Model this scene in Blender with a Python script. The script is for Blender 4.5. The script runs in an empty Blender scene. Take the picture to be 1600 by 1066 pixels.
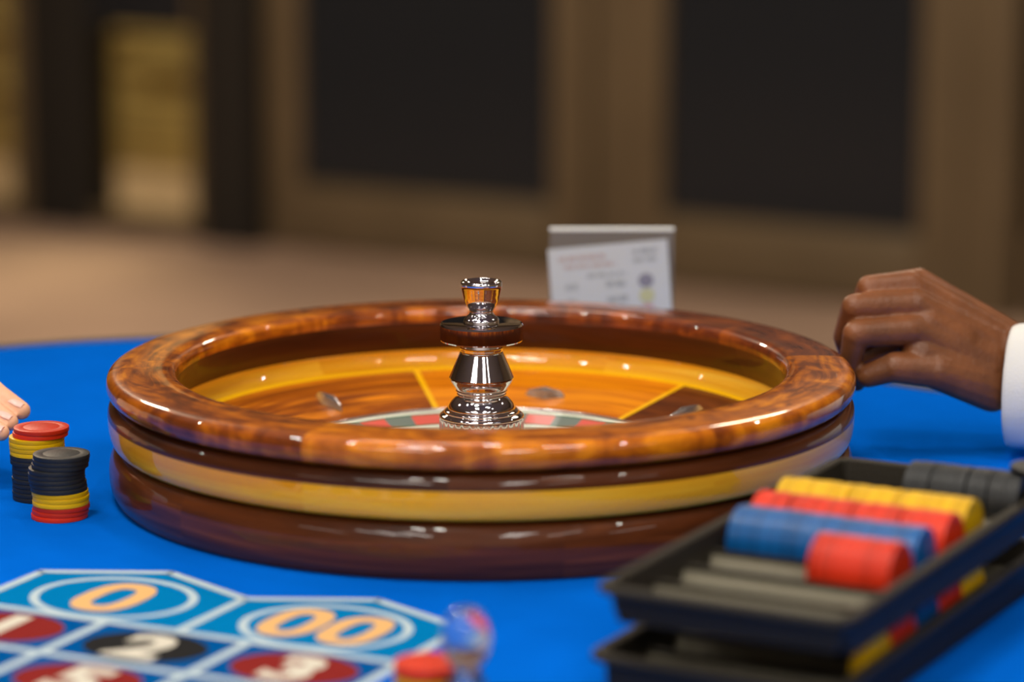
import bpy, bmesh, math, random
from mathutils import Vector, Matrix, noise
random.seed(7)
PI = math.pi
S = bpy.context.scene
COL = S.collection

# ------------------------------------------------------------------ camera
CAMLOC = (0.0213, -2.058, 0.498)
cam_d = bpy.data.cameras.new('camera'); cam = bpy.data.objects.new('camera', cam_d); COL.objects.link(cam)
cam.location = CAMLOC
cam.rotation_euler = (math.radians(90 - 10.85), 0, 0)
cam_d.sensor_width = 36.0; cam_d.lens = 36.0 * 4700 / 1600
cam_d.clip_start = 0.05; cam_d.clip_end = 60
cam_d.dof.use_dof = True; cam_d.dof.focus_distance = 2.06; cam_d.dof.aperture_fstop = 2.7
cam_d.dof.aperture_blades = 9
S.camera = cam
S.view_settings.view_transform = 'Standard'; S.view_settings.look = 'None'
S.view_settings.exposure = 0.0; S.view_settings.gamma = 1.0; S.view_settings.use_curve_mapping = False
S.cycles.use_denoising = True
S.cycles.max_bounces = 8; S.cycles.transparent_max_bounces = 8
S.cycles.sample_clamp_indirect = 4.0
S.cycles.caustics_reflective = False; S.cycles.caustics_refractive = False

# ------------------------------------------------------------------ world and lamps
W = bpy.data.worlds.new('world'); S.world = W; W.use_nodes = True
W.node_tree.nodes['Background'].inputs[0].default_value = (1.0, 0.85, 0.65, 1)
W.node_tree.nodes['Background'].inputs[1].default_value = 0.02
CEIL = 2.1
FLOOR = -0.82
def lamp(x, y, size, power, col=(1.0, 0.93, 0.82), z=CEIL - 0.03, sy=None, shape='DISK', rot=(0, 0, 0), spread=180):
    d = bpy.data.lights.new('overhead_light', 'AREA'); d.shape = shape; d.size = size
    if sy: d.size_y = sy
    d.energy = power; d.color = col; d.spread = math.radians(spread)
    o = bpy.data.objects.new('overhead_light', d); COL.objects.link(o); o.location = (x, y, z); o.rotation_euler = rot
    return o
for (x, y, p) in [(-1.25, 0.05, 4.5), (-0.80, -0.10, 4.5), (1.9, 1.1, 5.0), (-0.35, -0.95, 3.2), (-0.55, -0.95, 3.2), (-0.35, -1.25, 3.2), (-0.55, -1.25, 3.2),
                  (0.05, 0.35, 3.5), (-2.2, 1.0, 4.0), (1.3, -0.9, 4.0)]:
    lamp(x, y, 0.09, p * 1.3)
lamp(-0.42, -0.42, 0.28, 7.0, shape='RECTANGLE', sy=0.10)
lamp(0.62, -0.70, 0.34, 8.0, shape='RECTANGLE', sy=0.12)
lamp(-0.2, 1.6, 0.5, 8.0, shape='RECTANGLE', sy=0.16)
# unseen lights added to brighten the far carpet and the room behind the glazing
lamp(-1.6, 3.9, 0.5, 78, col=(1.0, 0.80, 0.58), shape='SQUARE')
lamp(1.0, 3.4, 0.5, 34, col=(1.0, 0.84, 0.64), shape='SQUARE')
lamp(-0.86, 6.91, 0.4, 80, col=(1.0, 0.83, 0.50), shape='SQUARE')  # added to light the stone wall beyond
for (x, w, p) in [(-1.95, 0.16, 14), (-1.55, 0.16, 16), (-1.10, 0.22, 20), (0.62, 0.45, 36), (1.55, 0.12, 8), (-3.6, 0.3, 10), (3.4, 0.3, 10)]:
    lamp(x, -3.3, w, p * 1.22, shape='RECTANGLE', sy=1.8, col=(1.0, 0.95, 0.88))

# ------------------------------------------------------------------ materials
def new_mat(name):
    m = bpy.data.materials.new(name); m.use_nodes = True
    nt = m.node_tree
    return m, nt, nt.nodes['Principled BSDF'], nt.nodes, nt.links
def sv(b, k, v):
    if k in b.inputs: b.inputs[k].default_value = v
def plain(name, col, rough=0.5, metal=0.0, coat=0.0, spec=0.5, trans=0.0, ior=1.45, bump=0.0, bscale=200, var=0.0, sheen=0.0, sss=0.0, vscale=20, crough=0.03, orand=0.0):
    m, nt, b, N, L = new_mat(name)
    sv(b, 'Base Color', (*col, 1)); sv(b, 'Roughness', rough); sv(b, 'Metallic', metal)
    sv(b, 'Coat Weight', coat); sv(b, 'Coat Roughness', crough); sv(b, 'Specular IOR Level', spec)
    sv(b, 'Transmission Weight', trans); sv(b, 'IOR', ior); sv(b, 'Sheen Weight', sheen)
    if sss: sv(b, 'Subsurface Weight', sss); sv(b, 'Subsurface Scale', 0.01); sv(b, 'Subsurface Radius', (1.0, 0.35, 0.18))
    tc = N.new('ShaderNodeTexCoord')
    if var:
        n = N.new('ShaderNodeTexNoise'); n.inputs['Scale'].default_value = vscale; n.inputs['Detail'].default_value = 4
        L.new(tc.outputs['Object'], n.inputs['Vector'])
        r = N.new('ShaderNodeValToRGB'); r.color_ramp.elements[0].position = 0.3; r.color_ramp.elements[1].position = 0.7
        r.color_ramp.elements[0].color = (*[c * (1 - var) for c in col], 1); r.color_ramp.elements[1].color = (*[min(1, c * (1 + var)) for c in col], 1)
        L.new(n.outputs['Fac'], r.inputs['Fac']); L.new(r.outputs['Color'], b.inputs['Base Color'])
    if orand:
        oi = N.new('ShaderNodeObjectInfo'); hs = N.new('ShaderNodeHueSaturation'); hs.inputs['Color'].default_value = (*col, 1)
        mr = N.new('ShaderNodeMapRange'); mr.inputs['To Min'].default_value = 1 - orand; mr.inputs['To Max'].default_value = 1 + orand * 0.5
        L.new(oi.outputs['Random'], mr.inputs['Value']); L.new(mr.outputs['Result'], hs.inputs['Value']); L.new(hs.outputs['Color'], b.inputs['Base Color'])
    if bump:
        n2 = N.new('ShaderNodeTexNoise'); n2.inputs['Scale'].default_value = bscale; n2.inputs['Detail'].default_value = 3
        L.new(tc.outputs['Object'], n2.inputs['Vector'])
        bp = N.new('ShaderNodeBump'); bp.inputs['Strength'].default_value = bump; bp.inputs['Distance'].default_value = 0.001
        L.new(n2.outputs['Fac'], bp.inputs['Height']); L.new(bp.outputs['Normal'], b.inputs['Normal'])
    return m

def wood(name, ramp, ku=6.0, kv=90.0, distort=1.2, burl=0.0, coat=1.0, rough=0.35, peel=0.012, jitter=0.35):
    """lacquered wood whose grain runs round the wheel (object space polar coordinates)"""
    m, nt, b, N, L = new_mat(name)
    tc = N.new('ShaderNodeTexCoord'); oi = N.new('ShaderNodeObjectInfo')
    sp = N.new('ShaderNodeSeparateXYZ'); L.new(tc.outputs['Object'], sp.inputs[0])
    def M(op, a, b_=None):
        n = N.new('ShaderNodeMath'); n.operation = op
        for i, v in enumerate((a, b_)):
            if v is None: continue
            if isinstance(v, (int, float)): n.inputs[i].default_value = v
            else: L.new(v, n.inputs[i])
        return n.outputs[0]
    x, y, z = sp.outputs
    ang = M('ARCTAN2', y, x)
    rad = M('SQRT', M('ADD', M('MULTIPLY', x, x), M('MULTIPLY', y, y)))
    off = M('MULTIPLY', oi.outputs['Random'], 37.0)
    u = M('ADD', M('MULTIPLY', ang, 0.25 * ku), off)
    v = M('ADD', M('MULTIPLY', rad, kv), M('MULTIPLY', z, kv * 0.7))
    cb = N.new('ShaderNodeCombineXYZ'); L.new(u, cb.inputs[0]); L.new(v, cb.inputs[1]); L.new(off, cb.inputs[2])
    n1 = N.new('ShaderNodeTexNoise'); n1.inputs['Scale'].default_value = 1.0; n1.inputs['Detail'].default_value = 6; n1.inputs['Roughness'].default_value = 0.6
    n1.inputs['Distortion'].default_value = distort
    L.new(cb.outputs[0], n1.inputs['Vector'])
    fac = n1.outputs['Fac']
    cb2 = N.new('ShaderNodeCombineXYZ'); L.new(M('ADD', M('MULTIPLY', ang, 0.25 * 22), off), cb2.inputs[0]); L.new(M('MULTIPLY', rad, 30.0), cb2.inputs[1]); L.new(off, cb2.inputs[2])
    n2 = N.new('ShaderNodeTexNoise'); n2.inputs['Scale'].default_value = 1.0; n2.inputs['Detail'].default_value = 3; n2.inputs['Distortion'].default_value = 2.0
    L.new(cb2.outputs[0], n2.inputs['Vector'])
    if burl:
        mx = N.new('ShaderNodeMix'); mx.data_type = 'FLOAT'; mx.inputs[0].default_value = burl
        L.new(fac, mx.inputs[2]); L.new(n2.outputs['Fac'], mx.inputs[3]); fac = mx.outputs[0]
    fac = M('ADD', fac, M('MULTIPLY', M('SUBTRACT', oi.outputs['Random'], 0.5), jitter * 0.4))
    r = N.new('ShaderNodeValToRGB')
    while len(r.color_ramp.elements) < len(ramp): r.color_ramp.elements.new(0.5)
    for e, (p, c) in zip(r.color_ramp.elements, ramp): e.position = p; e.color = (*c, 1)
    L.new(fac, r.inputs['Fac']); L.new(r.outputs['Color'], b.inputs['Base Color'])
    sv(b, 'Roughness', rough); sv(b, 'Specular IOR Level', 0.12); sv(b, 'Coat Weight', coat); sv(b, 'Coat Roughness', 0.012); sv(b, 'Coat IOR', 1.46)
    n3 = N.new('ShaderNodeTexNoise'); n3.inputs['Scale'].default_value = 55; L.new(tc.outputs['Object'], n3.inputs['Vector'])
    bp = N.new('ShaderNodeBump'); bp.inputs['Strength'].default_value = peel; bp.inputs['Distance'].default_value = 0.004
    L.new(n3.outputs['Fac'], bp.inputs['Height']); L.new(bp.outputs['Normal'], b.inputs['Normal']); L.new(bp.outputs['Normal'], b.inputs['Coat Normal'])
    return m

DK, MD, LT = (0.035, 0.009, 0.003), (0.23, 0.055, 0.007), (0.60, 0.19, 0.012)
M_rim_d = wood('red_burl_walnut', [(0.34, (0.05, 0.012, 0.008)), (0.48, (0.17, 0.035, 0.010)), (0.62, (0.38, 0.085, 0.010)), (0.74, (0.62, 0.19, 0.010))], ku=10, kv=55, distort=2.4, burl=0.45)
M_rim = wood('burl_walnut', [(0.35, (0.06, 0.012, 0.004)), (0.47, (0.22, 0.045, 0.005)), (0.57, (0.48, 0.120, 0.004)), (0.68, (0.78, 0.25, 0.005))], ku=10, kv=55, distort=2.2, burl=0.45)
M_dark = wood('dark_mahogany', [(0.3, (0.03, 0.008, 0.003)), (0.55, (0.10, 0.025, 0.006)), (0.75, (0.19, 0.05, 0.010))], ku=5, kv=150, distort=0.8, coat=0.55)
M_wall = wood('dark_bowl_wood', [(0.3, (0.045, 0.012, 0.006)), (0.7, (0.110, 0.030, 0.010))], ku=5, kv=160, distort=0.6, coat=0.25)
M_gold = wood('maple', [(0.3, (0.74, 0.29, 0.006)), (0.55, (0.88, 0.43, 0.02)), (0.75, (0.93, 0.55, 0.06))], ku=4, kv=120, distort=0.5, rough=0.4, jitter=0.5)
M_inlay = plain('yellow_inlay', (0.95, 0.50, 0.004), 0.4, coat=0.5, spec=0.2)
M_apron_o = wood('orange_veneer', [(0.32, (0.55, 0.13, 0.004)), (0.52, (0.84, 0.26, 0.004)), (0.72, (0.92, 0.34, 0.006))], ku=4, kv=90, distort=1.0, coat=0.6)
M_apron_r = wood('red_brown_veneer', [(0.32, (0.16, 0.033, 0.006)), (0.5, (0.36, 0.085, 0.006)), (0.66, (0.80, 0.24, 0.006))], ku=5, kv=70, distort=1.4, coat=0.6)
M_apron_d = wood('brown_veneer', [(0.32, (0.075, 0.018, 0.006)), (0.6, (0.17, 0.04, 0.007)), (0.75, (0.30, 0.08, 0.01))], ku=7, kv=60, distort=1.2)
M_chrome = plain('chrome', (0.86, 0.84, 0.88), 0.04, metal=1.0)
M_steel = plain('satin_steel', (0.74, 0.71, 0.68), 0.20, metal=0.9)
M_red_n = plain('number_red_glare', (0.68, 0.10, 0.07), 0.45, coat=0.1, spec=0.3)  # red paled, glare on the number ring put into the colour
M_blk_n = plain('number_black_glare', (0.16, 0.19, 0.16), 0.45, coat=0.1, spec=0.3)  # black lifted to grey-green, holding the ring's glare in its colour
M_grn_n = plain('number_green', (0.03, 0.25, 0.10), 0.45, coat=0.1, spec=0.3)
M_ring_g = plain('ring_green', (0.02, 0.12, 0.05), 0.5, coat=0.1, spec=0.3)
M_ring_w = plain('ring_cream', (0.80, 0.80, 0.66), 0.5, coat=0.1, spec=0.3)
M_felt = plain('blue_felt', (0.001, 0.118, 0.60), 0.95, spec=0.0, bump=0.5, bscale=900, var=0.10, vscale=9)
M_cell = plain('print_deep_blue', (0.001, 0.075, 0.28), 0.9, spec=0.0)
M_cell0 = plain('print_light_blue', (0.001, 0.17, 0.43), 0.9, spec=0.0)
M_line = plain('print_white', (0.46, 0.56, 0.60), 0.85, spec=0.05)
M_ored = plain('print_red', (0.21, 0.016, 0.014), 0.85, spec=0.05)
M_oblk = plain('print_black', (0.015, 0.015, 0.016), 0.85, spec=0.05)
M_num = plain('print_cream', (0.62, 0.58, 0.49), 0.85, spec=0.15)
M_num0 = plain('print_peach', (0.76, 0.43, 0.17), 0.85, spec=0.15)
M_vinyl = plain('black_vinyl', (0.012, 0.016, 0.014), 0.5, bump=0.3, bscale=300)
M_lam = plain('dark_laminate', (0.04, 0.03, 0.025), 0.5)
M_rack = plain('black_plastic', (0.024, 0.020, 0.014), 0.5, bump=0.6, bscale=700, spec=0.2)
M_rackbed = plain('ribbed_plastic_sheen', (0.17, 0.150, 0.100), 0.42, spec=0.5, bump=0.8, bscale=600)  # black plastic lightened to beige, lamp sheen on the ribs painted in
CH = {'red': plain('chip_red', (0.66, 0.030, 0.006), 0.40, coat=0.0, spec=0.35, orand=0.25, bump=0.2, bscale=500, crough=0.2),
      'yellow': plain('chip_yellow', (0.76, 0.44, 0.003), 0.42, coat=0.06, spec=0.25, orand=0.2, bump=0.2, bscale=500, crough=0.2),
      'blue': plain('chip_blue', (0.001, 0.10, 0.34), 0.30, coat=0.10, spec=0.40, orand=0.35, bump=0.2, bscale=500, crough=0.2),
      'black': plain('chip_black', (0.016, 0.017, 0.018), 0.48, coat=0.05, spec=0.4, bump=0.2, bscale=500, crough=0.25)}
M_skin_d = plain('dark_skin', (0.205, 0.070, 0.024), 0.42, bump=0.5, bscale=260, var=0.22, vscale=45, sss=0.12)
M_skin_l = plain('light_skin', (0.88, 0.47, 0.29), 0.5, bump=0.3, bscale=260, var=0.10, vscale=60, sss=0.25)
M_nail_l = plain('pale_nail', (0.84, 0.50, 0.42), 0.35, coat=0.25)
M_nail_d = plain('dark_nail', (0.30, 0.13, 0.08), 0.3, coat=0.4)
M_cloth = plain('white_cotton', (0.80, 0.79, 0.76), 0.85, bump=0.4, bscale=900, sheen=0.2)
M_clear = plain('clear_acrylic', (1, 1, 1), 0.10, trans=0.96, ior=1.46)
M_smoke = plain('frosted_acrylic', (0.42, 0.38, 0.36), 0.12, trans=0.55, ior=1.1)
M_edge = plain('acrylic_edge_glow', (0.97, 0.99, 0.95), 0.6)  # white base colour stands for light glowing in the clear edge
M_paper = plain('paper', (0.60, 0.62, 0.65), 0.8)
M_ink = plain('grey_ink', (0.34, 0.36, 0.39), 0.8)
M_inkr = plain('red_ink', (0.52, 0.34, 0.32), 0.8)
M_dotp = plain('ink_purple', (0.26, 0.25, 0.32), 0.8)
M_doty = plain('ink_yellow', (0.55, 0.55, 0.33), 0.8)
M_dotr = plain('ink_pink', (0.58, 0.35, 0.42), 0.8)
M_bronze = plain('bronze_anodised_frame', (0.155, 0.115, 0.068), 0.45, metal=0.2, var=0.1, vscale=3)
M_darkgap = plain('dark_jamb', (0.024, 0.022, 0.020), 0.6, spec=0.2)
M_glassd = plain('dark_tinted_glass', (0.018, 0.0205, 0.026), 0.15, spec=0.2)
M_carpet = plain('beige_carpet', (0.36, 0.25, 0.19), 0.95, bump=0.8, bscale=120, var=0.22, vscale=1.6, spec=0.1)
M_stone = plain('yellow_stone', (0.50, 0.37, 0.16), 0.8, bump=0.6, bscale=30, var=0.3, vscale=4)
M_mortar = plain('mortar', (0.25, 0.2, 0.13), 0.9)
M_ceil = plain('ceiling_paint', (0.28, 0.275, 0.285), 0.9)
M_wallf = plain('pale_wall_paint', (0.60, 0.57, 0.56), 0.8)
M_wallp = plain('brown_wall_paint', (0.34, 0.27, 0.18), 0.8)

# ------------------------------------------------------------------ helpers
def tag(o, label=None, cat=None, group=None, kind=None):
    if label: o['label'] = label
    if cat: o['category'] = cat
    if group: o['group'] = group
    if kind: o['kind'] = kind
    return o
def empty(name, loc=(0, 0, 0), rot=(0, 0, 0)):
    o = bpy.data.objects.new(name, None); COL.objects.link(o); o.location = loc; o.rotation_euler = rot
    o.empty_display_size = 0.02
    return o
def mk(name, verts, faces, mat, parent=None, smooth=None, loc=None, rot=None):
    me = bpy.data.meshes.new(name); me.from_pydata([tuple(v) for v in verts], [], faces); me.update()
    return link(name, me, mat, parent, smooth, loc, rot)
def link(name, me, mat, parent=None, smooth=None, loc=None, rot=None):
    if mat and not me.materials: me.materials.append(mat)
    if smooth is not None:
        me.shade_smooth(); me.set_sharp_from_angle(angle=math.radians(smooth))
    o = bpy.data.objects.new(name, me); COL.objects.link(o)
    if parent: o.parent = parent
    if loc is not None: o.location = loc
    if rot is not None: o.rotation_euler = rot
    return o
def box_data(x0, x1, y0, y1, z0, z1):
    v = [(x0, y0, z0), (x1, y0, z0), (x1, y1, z0), (x0, y1, z0), (x0, y0, z1), (x1, y0, z1), (x1, y1, z1), (x0, y1, z1)]
    f = [(0, 3, 2, 1), (4, 5, 6, 7), (0, 1, 5, 4), (1, 2, 6, 5), (2, 3, 7, 6), (3, 0, 4, 7)]
    return v, f
def box(name, b, mat, parent=None, bevel=0.0, **k):
    v, f = box_data(*b)
    me = bpy.data.meshes.new(name); me.from_pydata(v, [], f)
    if bevel:
        bm = bmesh.new(); bm.from_mesh(me)
        bmesh.ops.bevel(bm, geom=bm.edges[:], offset=bevel, segments=2, affect='EDGES', profile=0.5)
        bm.to_mesh(me); bm.free()
    me.update()
    return link(name, me, mat, parent, 40 if bevel else None, **k)
def smooth_profile(P, n=5):
    out = []
    for i in range(len(P) - 1):
        p0 = P[max(i - 1, 0)]; p1 = P[i]; p2 = P[i + 1]; p3 = P[min(i + 2, len(P) - 1)]
        for k in range(n):
            t = k / n
            out.append(tuple(0.5 * ((2 * p1[j]) + (-p0[j] + p2[j]) * t + (2 * p0[j] - 5 * p1[j] + 4 * p2[j] - p3[j]) * t * t + (-p0[j] + 3 * p1[j] - 3 * p2[j] + p3[j]) * t ** 3) for j in range(2)))
    out.append(tuple(P[-1]))
    return out
def lathe(name, prof, mat, parent=None, a0=0.0, a1=360.0, step=2.0, sharp=50, flute=None, **k):
    full = abs(a1 - a0 - 360) < 1e-6
    n = max(2, round((a1 - a0) / step)); cnt = n if full else n + 1
    V, Fc = [], []
    for i in range(cnt):
        a = math.radians(a0 + (a1 - a0) * i / n)
        for (r, z) in prof:
            rr = r * (1 + flute[1] * abs(math.sin(flute[0] * a))) if flute else r
            V.append((rr * math.cos(a), rr * math.sin(a), z))
    m = len(prof)
    for i in range(n):
        j = (i + 1) % cnt
        for q in range(m - 1):
            Fc.append((i * m + q, j * m + q, j * m + q + 1, i * m + q + 1))
    me = bpy.data.meshes.new(name); me.from_pydata(V, [], Fc)
    bm = bmesh.new(); bm.from_mesh(me); bmesh.ops.remove_doubles(bm, verts=bm.verts[:], dist=1e-7)
    bmesh.ops.recalc_face_normals(bm, faces=bm.faces[:])
    bm.to_mesh(me); bm.free()
    return link(name, me, mat, parent, sharp, **k)

# ------------------------------------------------------------------ room
WD = Vector((0.857, -0.515, 0)).normalized(); WN = Vector((WD.y, -WD.x, 0))   # glazed wall runs obliquely; WN points to the table
WN = -WN if WN.y > 0 else WN
WP = Vector((0.084, 5.76, 0))
def wloc(s, d=0.0, z=0.0): return WP + WD * s + WN * d + Vector((0, 0, z))
WROT = (0, 0, math.atan2(WD.y, WD.x))
o = box('floor', (-7, 7, -5, 12, FLOOR - 0.05, FLOOR), M_carpet); tag(o, kind='structure', label='beige brown carpet running to the glazed doors')
o = box('ceiling', (-7, 7, -5, 12, CEIL, CEIL + 0.05), M_ceil); tag(o, kind='structure')
o = box('wall_left', (-7.05, -7, -5, 12, FLOOR, CEIL), M_wallp); tag(o, kind='structure')
o = box('wall_right', (5, 5.05, -5, 12, FLOOR, CEIL), M_wallp); tag(o, kind='structure')
o = box('wall_front', (-7, 5, -5.05, -5, FLOOR, CEIL), M_wallf); tag(o, kind='structure')
# glazed wall in its own frame: local x = s, local y = away from the table
wall = empty('wall_back', tuple(wloc(0)), WROT); tag(wall, kind='structure', label='bronze framed glazed wall behind the table')
def wpart(name, s0, s1, z0, z1, mat, parent=wall, y0=0.0, y1=0.06, bevel=0.004):
    return box(name, (s0, s1, y0, y1, z0, z1), mat, parent, bevel)
wpart('header', -8, 5.2, 1.45, CEIL, M_bronze)
def door(n, s0, s1, st=0.11, handle=True):
    d = empty('door_%d' % n, tuple(wloc(0)), WROT); tag(d, kind='structure')
    wpart('stile', s0, s0 + st, FLOOR + 0.01, 1.44, M_bronze, d); wpart('stile', s1 - st, s1, FLOOR + 0.01, 1.44, M_bronze, d)
    wpart('bottom_rail', s0 + st, s1 - st, FLOOR + 0.01, -0.632, M_bronze, d); wpart('top_rail', s0 + st, s1 - st, 1.30, 1.44, M_bronze, d)
    wpart('glass_pane', s0 + st, s1 - st, -0.632, 1.30, M_glassd, d, 0.025, 0.035, 0)
    wpart('glazing_bead', s0 + st, s1 - st, -0.632, -0.617, M_darkgap, d, 0.010, 0.025, 0.002)
    if handle: wpart('pull_handle', s1 - 0.06, s1 - 0.04, 0.1, 0.5, M_steel, d, -0.06, -0.03, 0.004)
    return d
door(1, -0.865, 0.155)
door(2, 0.265, 1.19)
door(3, 1.38, 2.35)
wpart('post', 0.165, 0.258, FLOOR, 1.45, M_bronze, y0=0.02, y1=0.12)
wpart('post', 1.20, 1.335, FLOOR, 1.45, M_bronze, y0=-0.02, y1=0.10)
wpart('post', 2.36, 2.6, FLOOR, 1.45, M_bronze)
wpart('wall_panel', 2.6, 5.2, FLOOR, 1.45, M_wallp)
wpart('jamb', -1.055, -0.875, FLOOR, 1.45, M_darkgap, y0=-0.06, y1=0.05)
wpart('post', -1.125, -1.060, FLOOR, 1.45, M_bronze)
wpart('post', -1.72, -1.485, FLOOR, 1.45, M_darkgap, y0=0.0, y1=0.12)
wpart('post', -1.78, -1.722, FLOOR, 1.45, M_bronze)
wpart('post', -2.9, -2.7, FLOOR, 1.45, M_darkgap)
wpart('wall_panel', -8, -2.9, FLOOR, 1.45, M_wallp)
w1 = empty('window_1', tuple(wloc(0)), WROT); tag(w1, kind='structure')
M_pane = plain('clear_glass', (0.9, 0.95, 0.9), 0.0, trans=1.0, ior=1.02, spec=0.2)
wpart('bottom_rail', -1.484, -1.136, FLOOR, -0.76, M_bronze, w1, 0.0, 0.06)
wpart('transom_panel', -1.484, -1.136, -0.235, 0.25, M_glassd, w1, 0.01, 0.05)
wpart('glass_pane', -1.484, -1.136, -0.76, -0.235, M_pane, w1, 0.03, 0.036, 0)
w2 = empty('window_2', tuple(wloc(0)), WROT); tag(w2, kind='structure')
wpart('bottom_rail', -2.69, -1.782, FLOOR, -0.76, M_bronze, w2, 0.0, 0.06)
wpart('glass_pane', -2.69, -1.782, -0.76, 1.45, M_pane, w2, 0.03, 0.036, 0)
# coursed stone wall in the room beyond
st = empty('wall_beyond', tuple(wloc(0, -1.15)), WROT); tag(st, kind='structure', label='lit yellow stone wall seen through the left pane')
box('mortar', (-5.2, 0.6, 0.05, 0.12, FLOOR, CEIL), M_mortar, st)
bm_cache = {}
for row in range(15):
    h = 0.105; z0 = FLOOR + row * h + 0.005
    s = -4.6 + (0.16 if row % 2 else 0)
    while s < 0.3:
        wdt = random.choice((0.26, 0.32, 0.38)); kx = (wdt,)
        if kx not in bm_cache:
            v, f = box_data(0, wdt - 0.012, -0.02, 0.05, 0, h - 0.012)
            me = bpy.data.meshes.new('stone_block'); me.from_pydata(v, [], f)
            b_ = bmesh.new(); b_.from_mesh(me); bmesh.ops.bevel(b_, geom=b_.edges[:], offset=0.005, segments=1, affect='EDGES'); b_.to_mesh(me); b_.free()
            me.materials.append(M_stone); bm_cache[kx] = me
        if -3.6 < s < -0.2:
            b2 = bpy.data.objects.new('stone_block', bm_cache[kx]); COL.objects.link(b2); b2.parent = st
            b2.location = (s, random.uniform(-0.012, 0.012), z0)
        s += wdt

# ------------------------------------------------------------------ gaming table
def outline():
    P = [(-1.05, -1.35), (1.05, -1.35), (1.05, -0.6), (0.92, -0.15), (0.66, 0.13), (0.42, 0.28), (0.30, 0.375), (0.22, 0.455), (0.10, 0.528), (-0.02, 0.560),
         (-0.16, 0.562), (-0.30, 0.546), (-0.423, 0.505), (-0.60, 0.40), (-0.85, 0.15), (-1.05, -0.25)]
    head, arc = P[:2], P[2:] 
    arc = smooth_profile(arc, 6)
    return head + arc
OUT = outline()
table = empty('gaming_table', (0, 0, 0))
tag(table, 'large blue felt gaming table with printed number layout under the roulette wheel', 'table')
def slab(name, P, z0, z1, mat, parent):
    n = len(P)
    V = [(x, y, z0) for x, y in P] + [(x, y, z1) for x, y in P]
    Fc = [tuple(range(n - 1, -1, -1)), tuple(range(n, 2 * n))] + [(i, (i + 1) % n, n + (i + 1) % n, n + i) for i in range(n)]
    return mk(name, V, Fc, mat, parent)
def offset_poly(P, d):
    out = []
    n = len(P)
    for i in range(n):
        a = Vector(P[i - 1]); b = Vector(P[i]); c = Vector(P[(i + 1) % n])
        t1 = (b - a).normalized(); t2 = (c - b).normalized(); t = (t1 + t2).normalized()
        nr = Vector((t.y, -t.x)); out.append((b.x + nr.x * d, b.y + nr.y * d))
    return out
slab('felt_top', OUT, -0.012, 0.0, M_felt, table)
o1 = offset_poly(OUT, 0.002); o2 = offset_poly(OUT, 0.012); o3 = offset_poly(OUT, 0.016); o4 = offset_poly(OUT, 0.012)
n = len(OUT); V = []
for P, z in ((OUT, 0.0004), (o1, 0.002), (o2, 0.001), (o3, -0.012), (o4, -0.04), (OUT, -0.045)): V += [(x, y, z) for x, y in P]
Fc = [(q * n + i, q * n + (i + 1) % n, (q + 1) * n + (i + 1) % n, (q + 1) * n + i) for q in range(5) for i in range(n)]
tr_ = mk('edge_trim', V, Fc, M_vinyl, table, 50); tag(tr_, 'black vinyl edge trim')
slab('table_deck', offset_poly(OUT, -0.004), -0.045, -0.012, M_lam, table)
slab('apron', offset_poly(OUT, -0.12), -0.16, -0.045, M_lam, table)
for (lx, ly) in ((-0.75, -1.1), (0.75, -1.1), (-0.55, 0.15), (0.45, 0.05)):
    lathe('leg', smooth_profile([(0.035, -0.82), (0.05, -0.80), (0.035, -0.76), (0.045, -0.5), (0.05, -0.3), (0.06, -0.16)], 4), M_lam, table, step=15, loc=(lx, ly, 0))

# printed layout: local frame u (along the row of columns) and v (up the columns)
LO = Vector((-0.2186, -0.3423)); LU = Vector((0.903, -0.430)); LV = Vector((0.430, 0.903))
def lay(u, v): p = LO + LU * u + LV * v; return (p.x, p.y)
def flat(name, pts, z, mat, parent=table):
    V = [(*lay(u, v), z) for u, v in pts] + [(*lay(u, v), z - 0.0001) for u, v in pts]
    n = len(pts)
    return mk(name, V, [tuple(range(n))] + [(i, n + i, n + (i + 1) % n, (i + 1) % n) for i in range(n)], mat, parent)
def ribbon(name, pts, w, z, mat, closed=False, parent=table):
    V, Fc = [], []
    n = len(pts); P = [Vector(p) for p in pts]
    for i in range(n):
        a = P[i - 1] if (i > 0 or closed) else P[i]; b = P[(i + 1) % n] if (i < n - 1 or closed) else P[i]
        t = (b - a).normalized(); nr = Vector((-t.y, t.x))
        for sgn in (1, -1):
            q = P[i] + nr * w / 2 * sgn; V.append((*lay(q.x, q.y), z))
    for i in range(n if closed else n - 1):
        j = (i + 1) % n; Fc.append((2 * i, 2 * i + 1, 2 * j + 1, 2 * j))
    if not closed:
        for c in (P[0], P[-1]):
            k0 = len(V)
            for k in range(14):
                a = 2 * PI * k / 14; q = c + Vector((math.cos(a), math.sin(a))) * w / 2; V.append((*lay(q.x, q.y), z))
            Fc.append(tuple(range(k0, k0 + 14)))
    nb = len(V); V += [(x, y, zz - 0.00008) for x, y, zz in V]
    for i in range(n if closed else n - 1):
        j = (i + 1) % n; Fc.append((2 * i, 2 * j, nb + 2 * j, nb + 2 * i)); Fc.append((2 * i + 1, 2 * j + 1, nb + 2 * j + 1, nb + 2 * i + 1))
    return mk(name, V, Fc, mat, parent)
CW, CHH = 0.098, 0.0695
A0 = [(-0.098, 0), (0.049, 0), (0.049, 0.078), (-0.0245, 0.110), (-0.098, 0.078)]
A00 = [(0.049, 0), (0.196, 0), (0.196, 0.078), (0.1225, 0.110), (0.049, 0.078)]
flat('zero_box', A0, 0.00015, M_cell0); flat('double_zero_box', A00, 0.00015, M_cell0)
for r in range(3):
    for c in range(3):
        flat('number_box', [((c - 1) * CW, -r * CHH), (c * CW, -r * CHH), (c * CW, -(r + 1) * CHH), ((c - 1) * CW, -(r + 1) * CHH)], 0.00015, M_cell)
LW = 0.0068
_z = [0.00030]
def NZ():
    _z[0] += 0.000008; return _z[0]
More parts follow.
